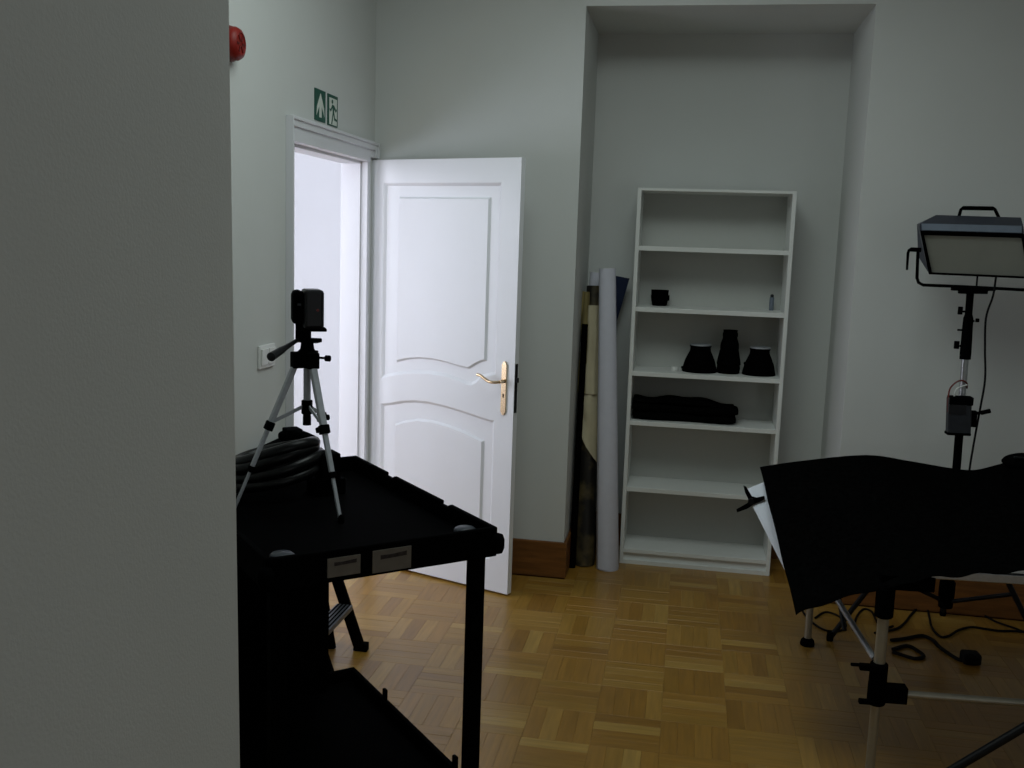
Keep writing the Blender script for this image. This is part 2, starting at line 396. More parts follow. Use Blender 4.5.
# door frame: lining and stepped casing
fr = bpy.data.objects.new('trim_1', None); COL.objects.link(fr); fr.location = (XL, DY0, 0); fr['kind'] = 'structure'
b = B(); e = .03
box(b, (XL-WT-.012, DY0-e, 0), (XL+.004, DY0, DZ+e)); box(b, (XL-WT-.012, DY1, 0), (XL+.004, DY1+e, DZ+e)); box(b, (XL-WT-.012, DY0, DZ), (XL+.004, DY1, DZ+e))
box(b, (XL-WT-.012, DY1-.012, 0), (XL-.030, DY1, DZ)); box(b, (XL-WT-.012, DY0, DZ-.012), (XL-.030, DY1-.012, DZ))
struct('door_lining', b, M['framewhite'], fr, bevel=.002)
CW = .098
for nm, steps in (('door_casing', ((.0, .062, .018), (.058, .088, .027), (.084, CW, .035))),):
    for side in ('near', 'far', 'head'):
        b = B()
        for s0, s1, dep in steps:
            if side == 'near': box(b, (XL, DY0-s1*.52, 0), (XL+dep, DY0-s0*.52, DZ+s1))
            elif side == 'far':
                box(b, (XL, DY1+s0, DZ+.022), (XL+dep, min(DY1+s1, D-.002), DZ+s1))
            else: box(b, (XL, DY0-s0*.52, DZ+s0), (XL+dep, DY1+s0, DZ+s1))
        struct('door_casing', b, M['framewhite'], fr, bevel=.003)

# ------------------------------------------------------------------ things on the left wall
a = thing('fire_alarm', 'round red fire alarm sounder high on the wall above light switch', 'alarm', (XL, 3.315, 2.363))
b = B(); lathe(b, [(.060,0),(.060,.014),(.057,.023)], (XL,3.315,2.363), V(1,0,0), 28); mesh_obj('base', b, M['darkred'], a, smooth=35)
b = B(); lathe(b, [(.056,.022),(.056,.034),(.049,.046),(.036,.052),(.034,.049),(.002,.049)], (XL,3.315,2.363), V(1,0,0), 28); dome = mesh_obj('horn_cap', b, M['red'], a, smooth=35)
b = B()
for k in range(6):
    an = k*math.pi/3; c = V(XL+.050, 3.315+.02*math.cos(an), 2.363+.02*math.sin(an)); obox(b, c, V(1,0,0), V(0,math.cos(an),math.sin(an)), V(0,-math.sin(an),math.cos(an)), (.004,.022,.006))
mesh_obj('grille', b, M['darkred'], dome)

s = thing('exit_sign', 'green exit sign panel with white upward arrow, left of the running figure', 'sign', (XL, 4.18, 2.27))
x0, x1 = XL, XL+.004
yz0 = lambda X: (lambda y, z: V(X, y, z))
b = B(); box(b, (XL, 4.122, 2.208), (x1, 4.246, 2.340)); mesh_obj('panel', b, M['green'], s)
b = B()
cy_ = 4.184
arrow = [(0,.116),(.040,.060),(.047,.022),(.036,.036),(.013,.064),(.013,.016),(-.013,.016),(-.013,.064),(-.036,.036),(-.047,.022),(-.040,.060)]
prism(b, [(cy_+u, 2.208+v) for u, v in arrow], yz0(x1), yz0(x1+.0015)); mesh_obj('arrow', b, M['signwhite'], s)
s = thing('exit_sign', 'exit sign panel with a running figure in a green doorway', 'sign', (XL, 4.337, 2.27))
b = B(); box(b, (XL, 4.276, 2.205), (x1, 4.399, 2.339)); pl = mesh_obj('panel', b, M['green'], s)
b = B(); prism(b, [(4.291,2.210),(4.386,2.210),(4.386,2.325),(4.291,2.325)], yz0(x1), yz0(x1+.001)); mesh_obj('doorway', b, M['signwhite'], s)
b = B(); f = yz0(x1+.001); g = yz0(x1+.0022); O2 = (4.338, 2.268)
def pg(pts): prism(b, [(O2[0]+u, O2[1]+v) for u, v in pts], f, g)
pg([(-.012+.009*math.cos(q), .042+.009*math.sin(q)) for q in [k*math.pi/5 for k in range(10)]])      # head
pg([(-.010,.030),(.012,.026),(.010,-.006),(-.006,-.008)])                                             # torso
pg([(-.010,.030),(-.034,.006),(-.044,.010),(-.043,.001),(-.030,-.003),(-.008,.018)])                  # arm back
pg([(.012,.026),(.034,.010),(.040,.016),(.043,.009),(.032,.000),(.010,.014)])                         # arm forward
pg([(-.006,-.006),(.004,-.006),(-.006,-.034),(-.014,-.056),(-.024,-.056),(-.014,-.032)])             # standing leg
pg([(.002,-.006),(.011,-.004),(.020,-.026),(.044,-.030),(.044,-.039),(.014,-.036)])                   # striding leg
mesh_obj('running_figure', b, M['green'], s)

s = thing('light_switch', 'white double light switch plate on left wall beside the tripod', 'switch', (XL, 3.62, 1.245))
b = B(); box(b, (XL, 3.546, 1.204), (XL+.010, 3.692, 1.294)); mesh_obj('cover_plate', b, M['switch'], s, bevel=.003)
for y in (3.556, 3.622):
    b = B(); v = box(b, (XL+.010, y, 1.218), (XL+.015, y+.060, 1.280)); v[5].co.x += .004; v[6].co.x += .004; mesh_obj('rocker', b, M['switch'], s, bevel=.001)

# ------------------------------------------------------------------ bookcase in the niche
BX, BY, BD, BZ = -.2904, 5.27, .285, 2.02
bk = thing('bookcase', 'tall white open bookcase with six shelf spaces standing in the wall niche', 'bookcase', (BX+.4, BY+.14, 0))
for x in (BX, BX+.78):
    b = B(); box(b, (x, BY, 0), (x+.02, BY+BD, BZ)); mesh_obj('side_panel', b, M['shelfwhite'], bk, bevel=.0015)
b = B(); box(b, (BX+.02, BY, BZ-.014), (BX+.78, BY+BD, BZ)); mesh_obj('top_panel', b, M['shelfwhite'], bk, bevel=.0015)
SH = [1.722, 1.402, 1.060, .793, .429]
for z in SH:
    b = B(); box(b, (BX+.02, BY+.004, z-.024), (BX+.78, BY+BD-.006, z)); mesh_obj('shelf', b, M['shelfwhite'], bk, bevel=.0015)
b = B(); box(b, (BX+.02, BY+.004, .062), (BX+.78, BY+BD-.006, .084)); mesh_obj('bottom_shelf', b, M['shelfwhite'], bk, bevel=.0015)
b = B(); box(b, (BX+.02, BY+.022, .004), (BX+.78, BY+.034, .062)); mesh_obj('plinth', b, M['shelfwhite'], bk)
b = B(); box(b, (BX+.02, BY+.004, 0), (BX+.78, BY+.020, .022)); mesh_obj('kick_strip', b, M['shelfwhite'], bk)
b = B(); box(b, (BX+.02, BY+BD-.006, .0), (BX+.78, BY+BD-.002, BZ-.014)); mesh_obj('back_panel', b, M['shelfback_shade'], bk)

# small black pot on second shelf space
c = V(-.154, 5.475, 1.402)
t = thing('lens_cup', 'small black cup shaped holder standing alone on the second shelf space', 'cup', c)
b = B(); lathe(b, [(.036,0),(.040,.004),(.045,.03),(.049,.055),(.046,.058),(.047,.080),(.048,.086),(.043,.086),(.040,.03),(.002,.02)], c, n=28); mesh_obj('body', b, M['black'], t, smooth=35)
b = B(); obox(b, c+V(.047,-.012,.045), V(1,0,0), V(0,1,0), V(0,0,1), (.012,.018,.030)); mesh_obj('clip', b, M['black'], t)
# thin grey battery tube
c = V(.440, 5.49, 1.402)
t = thing('battery_tube', 'thin grey tube standing upright near right end of the second shelf space', 'tube', c)
b = B(); lathe(b, [(.011,0),(.012,.003),(.012,.066),(.011,.070)], c, n=16); mesh_obj('body', b, M['bluegrey'], t, smooth=35)
b = B(); lathe(b, [(.009,.070),(.009,.082),(.005,.086)], c, n=16); mesh_obj('cap', b, M['grey'], t, smooth=35)

# three black light modifiers on the third space
def modifier(name, label, c, prof, ring, group=None):
    t = thing(name, label, 'reflector', c)
    b = B(); lathe(b, prof, c, n=36, cap=False); mesh_obj('bowl', b, M['black'], t, smooth=35)
    b = B(); lathe(b, ring[0], c, n=36, cap=False); mesh_obj('mount_ring', b, M[ring[1]], t, smooth=35)
    b = B(); obox(b, Vector(c)+V(-ring[2], -.02, ring[3]), V(1,0,0), V(0,1,0), V(0,0,1), (.014,.02,.012)); mesh_obj('latch', b, M['black'], t)
    return t
bell = [(.092,0),(.094,.004),(.090,.022),(.080,.060),(.066,.092),(.056,.112),(.054,.132),(.058,.136),(.057,.142),(.050,.142),(.048,.11),(.078,.05),(.088,.002)]
modifier('light_reflector', 'black bell shaped light reflector on the shelf, left of the tall snoot', (.080, 5.42, 1.060), bell, ([(.050,.140),(.056,.143),(.055,.149),(.046,.149),(.046,.140)], 'alulight', .09, .02))
modifier('light_reflector', 'black bell shaped light reflector at the right end of the shelf', (.392, 5.42, 1.060), [(r*.94, z) for r, z in bell], ([(.050,.140),(.054,.143),(.053,.150),(.044,.150),(.044,.140)], 'alulight', .075, .06))
sn = [(.056,0),(.060,.004),(.062,.03),(.060,.045),(.064,.048),(.063,.06),(.052,.115),(.048,.13),(.050,.134),(.048,.16),(.038,.19),(.037,.225),(.039,.232),(.033,.232),(.030,.18),(.045,.1),(.054,.002)]
modifier('light_snoot', 'tall narrow black snoot standing between two bell shaped reflectors', (.232, 5.42, 1.060), sn, ([(.036,.19),(.040,.2),(.040,.215),(.037,.22),(.030,.22)], 'black', .045, .115))
c = V(-.052, 5.39, 1.060)
b = B(); lathe(b, [(.020,0),(.022,.004),(.021,.018),(.016,.024),(.002,.025)], c, V(0,0,1), 16)
tag(mesh_obj('plastic_token', b, M['switch'], None, smooth=40), 'tiny white plastic piece lying left of the bell reflectors on the shelf', 'token')

# folded black cloth bundle on the fourth space
t = thing('folded_cloth', 'long folded bundle of black cloth lying on the fourth shelf space', 'cloth', (.0, 5.40, .793))
for k, (za, zb, xa, xb) in enumerate(((0,.045,-.262,.285), (.044,.092,-.266,.296), (.090,.124,-.262,.275))):
    b = B(); n = 26; rings = []
    for i in range(n+1):
        f = i/n; x = xa+(xb-xa)*f; sag = .010*math.sin(f*7+k*2)+.006*math.sin(f*17+k); shr = min(1, .55+min(f, 1-f)*9)
        top = .793+zb+sag*(1 if k == 2 else .3)-(.022*f if k == 2 else 0); bot = .793+za+.0
        cyy = 5.405; hw = .095*(.9+.1*math.sin(f*9+k))
        ring = []
        for a_ in [2*math.pi*q/14 for q in range(14)]:
            ca, sa = math.cos(a_), math.sin(a_)
            yy = cyy+hw*math.copysign(abs(ca)**.5, ca)*(.93+.07*shr); mid = (top+bot)/2; hh = (top-bot)/2*shr
            ring.append(b.verts.new((x, yy, mid+hh*math.copysign(abs(sa)**.5, sa))))
        rings.append(ring)
    for q0, q1 in zip(rings, rings[1:]):
        for i in range(14): b.faces.new((q0[i], q0[(i+1)%14], q1[(i+1)%14], q1[i]))
    b.faces.new(rings[0]); b.faces.new(rings[-1][::-1])
    mesh_obj('fold', b, M['cloth'], t, smooth=60)

# ------------------------------------------------------------------ rolls left of the bookcase
t = thing('paper_roll', 'tall white paper roll standing upright beside the left side of bookcase', 'roll', (-.352, 5.20, 0))
b = B()
A0 = V(-.346, 5.165, 0); A1 = onY(607.5, 268.5, 5.215)
tube(b, [A0, A0+V(0,0,.004), A0.lerp(A1, .5), A1], [.060, .061, .053, .043], 28, cap=False)
tube(b, [A0, A0.lerp(A1, .5), A1], [.054, .047, .037], 28, cap=False)
r0 = mesh_obj('rolled_sheet', b, M['rollwhite'], t, smooth=50)
b = B()   # free edge of the sheet, a thin overlapping flap
P = lambda u, v: A0.lerp(A1, .005+.985*v)+Matrix.Rotation(-2.35+u*1.0, 3, 'Z')@V((.0628-.0185*v)*(1+.06*(1-u)), 0, 0)
sheet(b, P, 6, 20, .0012, V(0,-1,0)); mesh_obj('loose_edge', b, M['rollwhite'], r0, smooth=50)

t = thing('fabric_roll', 'dark brocade fabric roll with cream cloth draped over its upper half', 'roll', (-.478, 5.18, 0))
A0, A1 = V(-.478, 5.20, 0), V(-.500, 5.35, 1.50)
b = B(); pts = [A0.lerp(A1, k/14) for k in range(15)]
tube(b, pts, [.057+.004*math.sin(k*1.3)-(.012*k/14) for k in range(15)], 24); mesh_obj('rolled_fabric', b, M['brocade'], t, smooth=50)
b = B(); tube(b, [A1-V(0,0,.01), A1+V(.004,.004,.072)], [.030, .030], 20); mesh_obj('core_tube', b, M['rollwhite'], t, smooth=50)
def drape(name, z0, z1, a0, a1, material, rr, tail=0):
    b = B()
    def P(u, v):
        z = z0+(z1-z0)*v; zz = max(0, min(1.05, z/1.5)); c = A0.lerp(A1, zz)
        if tail:
            zl = z0+tail*(1-u)**1.3; z = zl+(z1-zl)*v
        a_ = math.radians(a0+(a1-a0)*u); r = rr-(.014*zz)+.004*math.sin(v*9+u*3)+.003*math.sin(u*14)
        return V(c.x+r*math.cos(a_), c.y+r*math.sin(a_), z)
    sheet(b, P, 14, 30, .002, V(0,-1,0)); return mesh_obj(name, b, material, t, smooth=60)
drape('gold_drape', .93, 1.47, -178, -108, M['goldcream'], .074)
drape('cream_drape', .93, 1.40, -112, -38, M['cream'], .073)
drape('cream_tail', .56, .93, -165, -30, M['cream'], .071, tail=.24)
b = B()   # slim black roll put in for the dark shade beside the brocade
tube(b, [V(-.533,5.125,0), V(-.534,5.26,1.30)], [.018, .016], 16)
tag(mesh_obj('shade_roll', b, M['cloth'], None, smooth=50), 'slim black roll standing in for shade left of the brocade roll at the niche corner', 'roll')
b = B()   # navy board leaning behind the white roll
Q = [onY(611,275,5.50), onY(629.5,278.5,5.50), onY(617,321,5.47), V(-.352,5.36,0), V(-.40,5.36,0)]
vs = [b.verts.new(q) for q in Q]; vs2 = [b.verts.new(q+V(0,.006,0)) for q in Q]
b.faces.new(vs); b.faces.new(vs2[::-1])
for i in range(5): b.faces.new((vs[i], vs[(i+1)%5], vs2[(i+1)%5], vs2[i]))
tag(mesh_obj('navy_board', b, M['navy'], None), 'navy blue sheet leaning between white paper roll and bookcase', 'sheet')

# ------------------------------------------------------------------ utility cart
zt = .98
cNR, cNL, cFR = V(-.457,2.481,zt), V(-.921,2.067,zt), V(-1.141,3.142,zt)
du = (cNL-cNR).normalized(); dw = V(-du.y, du.x, 0)
if dw.dot(cFR-cNR) < 0: dw = -dw
LU, LW = .622, .948
CO = V(cNR.x, cNR.y, 0)
def cp(u, w_, z): return CO + du*u + dw*w_ + V(0,0,z)     # u along the near end, w_ along the long side
ZZ = V(0,0,1)
cart = thing('utility_cart', 'black two-tray utility cart holding tripod in front of the open door', 'cart', cp(LU/2, LW/2, 0))
def cbox(b, u0, u1, w0, w1, z0, z1): obox(b, cp((u0+u1)/2, (w0+w1)/2, (z0+z1)/2), du, dw, ZZ, (u1-u0, w1-w0, z1-z0))
def tray(name, ztop, skirt, floorz, notch, pegs):
    b = B()
    cbox(b, .012, LU-.012, .012, LW-.012, floorz-.012, floorz)
    zr = ztop-.010
    cbox(b, 0, LU, 0, .016, ztop-skirt, zr+.010); cbox(b, 0, LU, LW-.016, LW, ztop-skirt, zr)
    cbox(b, 0, .016, .016, LW-.016, ztop-skirt, zr); cbox(b, LU-.016, LU, .016, LW-.016, ztop-skirt, zr)
    if notch:
        for u0 in (0, LU-.016):
            for w0, w1 in ((.0,.25),(.30,.62),(.68,LW)): cbox(b, u0, u0+.016, w0, w1, zr-.002, ztop)
        cbox(b, 0, LU, LW-.016, LW, zr-.002, ztop)
    if pegs:
        for w0 in (.17, .655): cbox(b, .003, .015, w0, w0+.022, ztop-.012, ztop+.026)
    return mesh_obj(name, b, M['black'], cart, bevel=.004)
upper = tray('upper_tray', zt, .080, .930, True, False)
lower = tray('lower_tray', .228, .085, .175, False, True)
for (u0, w0) in ((.020, .022), (LU-.060, .022), (.118, LW-.062), (LU-.156, LW-.062)):
    b = B(); cbox(b, u0, u0+.039, w0, w0+.039, .187, .925); mesh_obj('post', b, M['black'], cart, bevel=.005)
b = B(); cbox(b, .156, LU-.156, LW-.055, LW-.030, .18, .91); mesh_obj('end_panel', b, M['black'], cart)
for z in (.935, .262):
    for (u0, w0) in ((0, 0), (LU, 0), (0, LW), (LU, LW)):
        if z < .5 and w0: continue
        b = B(); lathe(b, [(.004,-.028),(.014,-.024),(.019,-.010),(.019,.010),(.014,.024),(.004,.028)], cp(u0, w0, z), n=16); mesh_obj('corner_bumper', b, M['black'], cart, smooth=60)
for (u0, w0) in ((.062, .066), (LU-.062, .066)):
    b = B(); lathe(b, [(.030,0),(.030,.036),(.024,.041),(.002,.043)], cp(u0, w0, .928), n=20); mesh_obj('corner_cap', b, M['capgrey'], cart, smooth=50)['label'] = 'dark grey round corner cap'
for (u0, u1, z0, z1) in ((.388, .472, .914, .961), (.252, .356, .908, .964)):
    b = B(); prism(b, [(u0, z0), (u1, z0), (u1, z1), (u0, z1)], lambda u, z: cp(u, .0, z), lambda u, z: cp(u, -.003, z))
    lp = mesh_obj('label_plate', b, M['plate'], cart); lp['label'] = 'grey label plate on the near skirt'
    b = B(); h = z1-z0; L = u1-u0
    ya = [(u0+L*.12, z1-h*.38), (u0+L*.80, z1-h*.42), (u0+L*.80, z1-h*.22), (u0+L*.55, z1-h*.24), (u0+L*.12, z1-h*.18)]
    prism(b, ya, lambda u, z: cp(u, -.003, z), lambda u, z: cp(u, -.0036, z)); mesh_obj('faded_print', b, M['ink'], lp)
for (u0, w0) in ((.07, .07), (LU-.07, .07), (.07, LW-.08), (LU-.07, LW-.08)):
    b = B(); lathe(b, [(.03,-.016),(.044,-.014),(.047,0),(.044,.014),(.03,.016)], cp(u0, w0, .047), dw.cross(ZZ), 20)
    whl = mesh_obj('caster', b, M['black'], cart, smooth=40)
    b = B()
    for sg in (-1, 1): obox(b, cp(u0, w0, .084)+du*.024*sg, du, dw, ZZ, (.005, .04, .09))
    obox(b, cp(u0, w0, .132), du, dw, ZZ, (.055, .055, .014)); tube(b, [cp(u0, w0, .13), cp(u0, w0, .166)], .012, 10)
    mesh_obj('caster_fork', b, M['blackmetal'], whl)

# coil of ribbed hose on the far end of the cart
t = thing('hose_coil', 'coil of thick black ribbed hose lying on far left end of cart', 'hose', cp(.37, LW-.19, .930))
hb = cp(.355, LW-.185, 0)
for k, (rad, z, ox) in enumerate(((.140,.985,.0),(.136,1.014,.008),(.130,1.040,-.002),(.118,1.062,.012))):
    b = B(); pts = []; n = 40
    for i in range(n+1):
        a_ = 2*math.pi*i/n+.5*k; pts.append(V(hb.x+ox+rad*math.cos(a_), hb.y+rad*.92*math.sin(a_), z+.004*math.sin(a_*2+k)+.034*math.cos(a_)+.006*math.sin(a_+k)))
    tube(b, pts, .0175, 12, cap=False); mesh_obj('loop', b, M['hose'], t, smooth=60)
b = B()
tube(b, catmull([hb+V(-.02,.11,1.085), hb+V(.05,.09,1.098), hb+V(.12,.06,1.085)]), .016, 12); obox(b, hb+V(.02,.11,1.100), du, dw, ZZ, (.05,.06,.028)); obox(b, hb+V(.165,.035,1.020), du, dw, ZZ, (.06,.07,.085))
obox(b, hb+V(.155,.05,.955), du, dw, ZZ, (.10,.08,.05))
mesh_obj('end_connector', b, M['black'], t, bevel=.006)

# ------------------------------------------------------------------ small tripod on the cart
TZ = .930
APX = V(-1.073, 2.70, 1.40)
tp = thing('camera_tripod', 'small silver tripod with black head standing on the black cart', 'tripod', (-1.073, 2.70, TZ))
feet = [onz(341, 523, TZ), onz(232, 514, TZ), onz(334.5, 488, TZ)]
spread = V(-1.073, 2.70, 1.225)
for i, ft in enumerate(feet):
    dirr = (V(ft.x, ft.y, 0)-V(APX.x, APX.y, 0)).normalized(); top = V(APX.x, APX.y, 1.372)+dirr*.026
    d = (ft-top); L = d.length; d.normalize(); side = d.cross(V(0,0,1)).normalized()
    j1 = top+d*(L*.44); j2 = top+d*(L*.715)
    b = B(); beam(b, top, j1, .020, .015, side); lg = mesh_obj('leg', b, M['alulight'], tp, bevel=.003)
    b = B(); beam(b, j1-d*.008, j2, .0150, .011, side); mesh_obj('middle_section', b, M['alulight'], lg, bevel=.002)
    b = B(); beam(b, j2, ft-d*.012, .0105, .008, side); mesh_obj('lower_section', b, M['alulight'], lg, bevel=.002)
    for j in (j1, j2):
        b = B(); obox(b, j, side, d.cross(side), d, (.028 if j is j1 else .020, .022 if j is j1 else .016, .026 if j is j1 else .018)); mesh_obj('leg_clamp', b, M['black'], lg, bevel=.003)
    b = B(); obox(b, j1+side*.018, side, d.cross(side), d, (.014, .012, .016)); mesh_obj('clamp_lever', b, M['black'], lg, bevel=.003)
    
    b = B(); lathe(b, [(.003,.024),(.008,.018),(.010,.004),(.008,0)], (ft.x, ft.y, TZ), n=12); mesh_obj('rubber_foot', b, M['black'], lg, smooth=50)
    b = B(); beam(b, V(APX.x, APX.y, 1.228)+dirr*.012, top+d*(L*.41)-dirr*.008, .010, .004, V(0,0,1)); mesh_obj('brace', b, M['alulight'], tp)
b = B(); tube(b, [V(APX.x, APX.y, 1.205), V(APX.x, APX.y, 1.40)], .0105, 16); mesh_obj('centre_column', b, M['alulight'], tp, smooth=40)
b = B(); lathe(b, [(.013,-.02),(.016,-.018),(.016,.02),(.013,.022)], spread, n=16); lathe(b, [(.012,-.052),(.012,-.03),(.011,-.02)], spread, n=16); mesh_obj('spreader_hub', b, M['black'], tp, smooth=40)
b = B(); lathe(b, [(.022,1.345),(.034,1.350),(.036,1.372),(.030,1.386),(.020,1.396),(.017,1.420)], V(APX.x, APX.y, 0), n=20)
for ft in feet:
    dirr = (V(ft.x, ft.y, 0)-V(APX.x, APX.y, 0)).normalized(); obox(b, V(APX.x, APX.y, 1.365)+dirr*.028, dirr, dirr.cross(ZZ), ZZ, (.036,.034,.046))
mesh_obj('shoulder', b, M['black'], tp, bevel=.003)
b = B(); k0 = V(APX.x+.02, APX.y-.01, 1.374); tube(b, [k0, k0+V(.045,-.008,.0)], .0035, 8); tube(b, [k0+V(.043,-.008,0), k0+V(.056,-.010,0)], .009, 12); mesh_obj('column_knob', b, M['black'], tp, smooth=40)
b = B(); lathe(b, [(.010,1.416),(.020,1.418),(.020,1.436),(.016,1.440),(.014,1.460)], V(APX.x-.012, APX.y, 0), n=18)
obox(b, V(APX.x+.005, APX.y, 1.421), V(1,0,0), V(0,1,0), ZZ, (.066,.040,.012)); obox(b, V(APX.x-.012, APX.y, 1.447), V(1,0,0), V(0,1,0), ZZ, (.036,.036,.046)); obox(b, V(APX.x+.012, APX.y, 1.459), V(1,0,0), V(0,1,0), ZZ, (.056,.040,.014))
mesh_obj('pan_head', b, M['black'], tp, bevel=.003)
hA, hB = onY(296, 341, 2.66), onY(271, 357, 2.50)
b = B(); tube(b, [V(APX.x-.02, APX.y-.005, hA.z), hA, hA.lerp(hB, .45), hA.lerp(hB, .6), hB, hB+(hB-hA).normalized()*.003], [.005, .006, .008, .0105, .0125, .009], 14); mesh_obj('pan_handle', b, M['blackgloss'], tp, smooth=50)

# camcorder on the tripod
rz = Matrix.Rotation(math.radians(28), 3, 'Z'); ax, ay = rz@V(1,0,0), rz@V(0,1,0)
cb = V(APX.x, APX.y, 1.466)
cm = thing('camcorder', 'compact black camcorder mounted on the small silver tripod', 'camera', cb)
b = B(); obox(b, cb+V(0,0,.046)+ax*.014, ax, ay, ZZ, (.058,.088,.112)); body = mesh_obj('body', b, M['blackgloss'], cm, bevel=.010)
b = B(); obox(b, cb+V(0,0,.050)-ax*.027, ax, ay, ZZ, (.034,.078,.098)); mesh_obj('grip', b, M['black'], cm, bevel=.014)
b = B(); lathe(b, [(.026,.040),(.028,.05),(.028,.078),(.024,.082),(.022,.076),(.002,.074)], cb+V(0,0,.056)+ax*.006, ay, 20); mesh_obj('lens', b, M['blackgloss'], cm, smooth=40)
b = B(); obox(b, cb+V(0,0,-.012)+ax*.016-ay*.01, ax, ay, ZZ, (.070,.06,.010)); mesh_obj('base_plate', b, M['black'], cm, bevel=.003)
b = B(); lathe(b, [(.004,0),(.004,.002)], cb+V(0,0,.045)+ax*.024-ay*.0445, -ay, 12); mesh_obj('record_light', b, M['darkred'], body)
b = B(); obox(b, cb+V(0,0,.060)-ax*.027-ay*.041, ax, ay, ZZ, (.010,.004,.006)); mesh_obj('button', b, M['grey'], body)

# ------------------------------------------------------------------ folded step ladder against the left wall
ld = thing('step_ladder', 'folded black step ladder with aluminium treads leaning on the left wall behind cart', 'ladder', (-1.30, 3.63, 0))
def lx(z): return -1.272-.352*z
for y in (3.470, 3.808):
    b = B(); beam(b, V(lx(0), y, 0.0), V(lx(.90), y, .90), .045, .024, V(1,0,0)); mesh_obj('front_rail', b, M['black'], ld, bevel=.003)
    b = B(); beam(b, V(-1.392, y-.012 if y > 3.6 else y+.012, 0.0), V(lx(.50)-.03, y-.012 if y > 3.6 else y+.012, .50), .030, .020, V(1,0,0)); mesh_obj('rear_rail', b, M['black'], ld, bevel=.003)
    b = B(); obox(b, V(-1.27, y, .018), V(1,0,0), V(0,1,0), ZZ, (.06,.034,.034)); mesh_obj('foot', b, M['black'], ld, bevel=.003)
for z in (.19, .44, .69):
    b = B(); obox(b, V(lx(z)+.0, 3.639, z), V(1,0,0), V(0,1,0), ZZ, (.070,.312,.022)); td = mesh_obj('tread', b, M['treadgrey'], ld, bevel=.002)
    b = B()
    for k in range(4): obox(b, V(lx(z)-.024+.016*k, 3.639, z+.0115), V(1,0,0), V(0,1,0), ZZ, (.006,.30,.003))
    mesh_obj('grip_rib', b, M['black'], td)
b = B(); obox(b, V(lx(.89), 3.639, .885), V(1,0,0), V(0,1,0), ZZ, (.05,.36,.03)); mesh_obj('top_bar', b, M['black'], ld, bevel=.004)
b = B(); obox(b, V(-1.40, 3.639, .09), V(1,0,0), V(0,1,0), ZZ, (.016,.31,.022)); mesh_obj('rear_crossbar', b, M['black'], ld)

# ------------------------------------------------------------------ shooting table with black cloth
tb = thing('shooting_table', 'tubular still life table on silver telescopic legs under black cloth', 'table', (1.2, 3.8, 0))
ra = V(math.cos(.073), math.sin(.073), 0); rb_ = V(-math.sin(.073), math.cos(.073), 0)
L2 = V(.684, 3.262, 0); L1 = V(.604, 4.354, 0); WTB = 1.35
def leg(P, top, name='leg'):
    b = B(); tube(b, [P+V(0,0,.30), P+V(0,0,top)], .0185, 16); lg = mesh_obj(name, b, M['legtube'], tb, smooth=40)
    b = B(); tube(b, [P+V(0,0,.01), P+V(0,0,.31)], .0155, 16); mesh_obj('inner_tube', b, M['legtube'], lg, smooth=40)
    b = B(); lathe(b, [(.030,0),(.032,.008),(.028,.024),(.018,.034)] if P.y > 4 else [(.019,0),(.020,.004),(.019,.010),(.016,.012)], P, n=18); mesh_obj('rubber_foot', b, M['black'], lg, smooth=40)
    return lg
legs = [leg(L2, .655), leg(L1, .68), leg(L2+ra*WTB, .66), leg(L1+ra*WTB, .68)]
# clamp collars with levers on the near left leg
b = B(); lathe(b, [(.024,-.045),(.029,-.04),(.029,.04),(.024,.045)], L2+V(0,0,.352), n=16); obox(b, L2+V(-.035,-.02,.385), ra, rb_, ZZ, (.060,.020,.022)); obox(b, L2+V(-.076,-.02,.389), ra, rb_, ZZ, (.034,.012,.010)); mesh_obj('upper_clamp', b, M['black'], tb, bevel=.003)
b = B(); lathe(b, [(.024,-.04),(.030,-.035),(.030,.035),(.024,.04)], L2+V(0,0,.292), n=16); obox(b, L2+V(.055,0,.296), ra, rb_, ZZ, (.075,.044,.056)); obox(b, L2+V(-.036,-.02,.266), ra, rb_, ZZ, (.045,.018,.016)); mesh_obj('lower_clamp', b, M['black'], tb, bevel=.003)
def bar(name, a, b_, r, m, sq=False):
    b = B(); tube(b, [a, b_], r, 14); return mesh_obj(name, b, M[m], tb, smooth=40)
bar('lower_rail', L2+ra*.09+V(0,0,.294), L2+ra*WTB+V(0,0,.294), .0125, 'legtube')
bar('diagonal_brace', onY(836, 598, 3.62), L2+V(-.010,.03,.395), .0105, 'alulight')
b = B(); beam(b, L2+ra*.14+V(0,.03,.700), L2+ra*(WTB+.03)+V(0,.03,.700), .030, .026, ZZ); mesh_obj('front_rail', b, M['alu'], tb, bevel=.003)
bar('back_rail', L1+V(0,0,.66), L1+ra*WTB+V(0,0,.66), .0125, 'alu')
bar('side_rail', L2+V(0,0,.635), L1+V(0,0,.66), .0125, 'blackmetal'); bar('side_rail', L2+ra*WTB+V(0,0,.645), L1+ra*WTB+V(0,0,.66), .0125, 'blackmetal')
b = B(); lathe(b, [(.020,.0),(.030,.006),(.030,.10),(.022,.115)], L2+V(0,0,.55), n=16); obox(b, L2+ra*.07+V(0,.03,.665), ra, rb_, ZZ, (.17,.035,.05)); mesh_obj('corner_joint', b, M['black'], tb, bevel=.003)
bar('back_strut', L1+V(.02,-.02,.62), L2.lerp(L1,.62)+V(.05,0,.24), .009, 'blackmetal')
bar('front_strut', onY(945, 774, 3.18), onY(1075, 697, 3.22), .014, 'blackmetal')
b = B(); sheet(b, lambda u, v: L2.lerp(L1, .35+.60*v)+ra*(.06+(WTB-.08)*u)+V(0,0,.700+.02*v), 2, 2, .006); mesh_obj('table_top', b, M['paper'], tb)

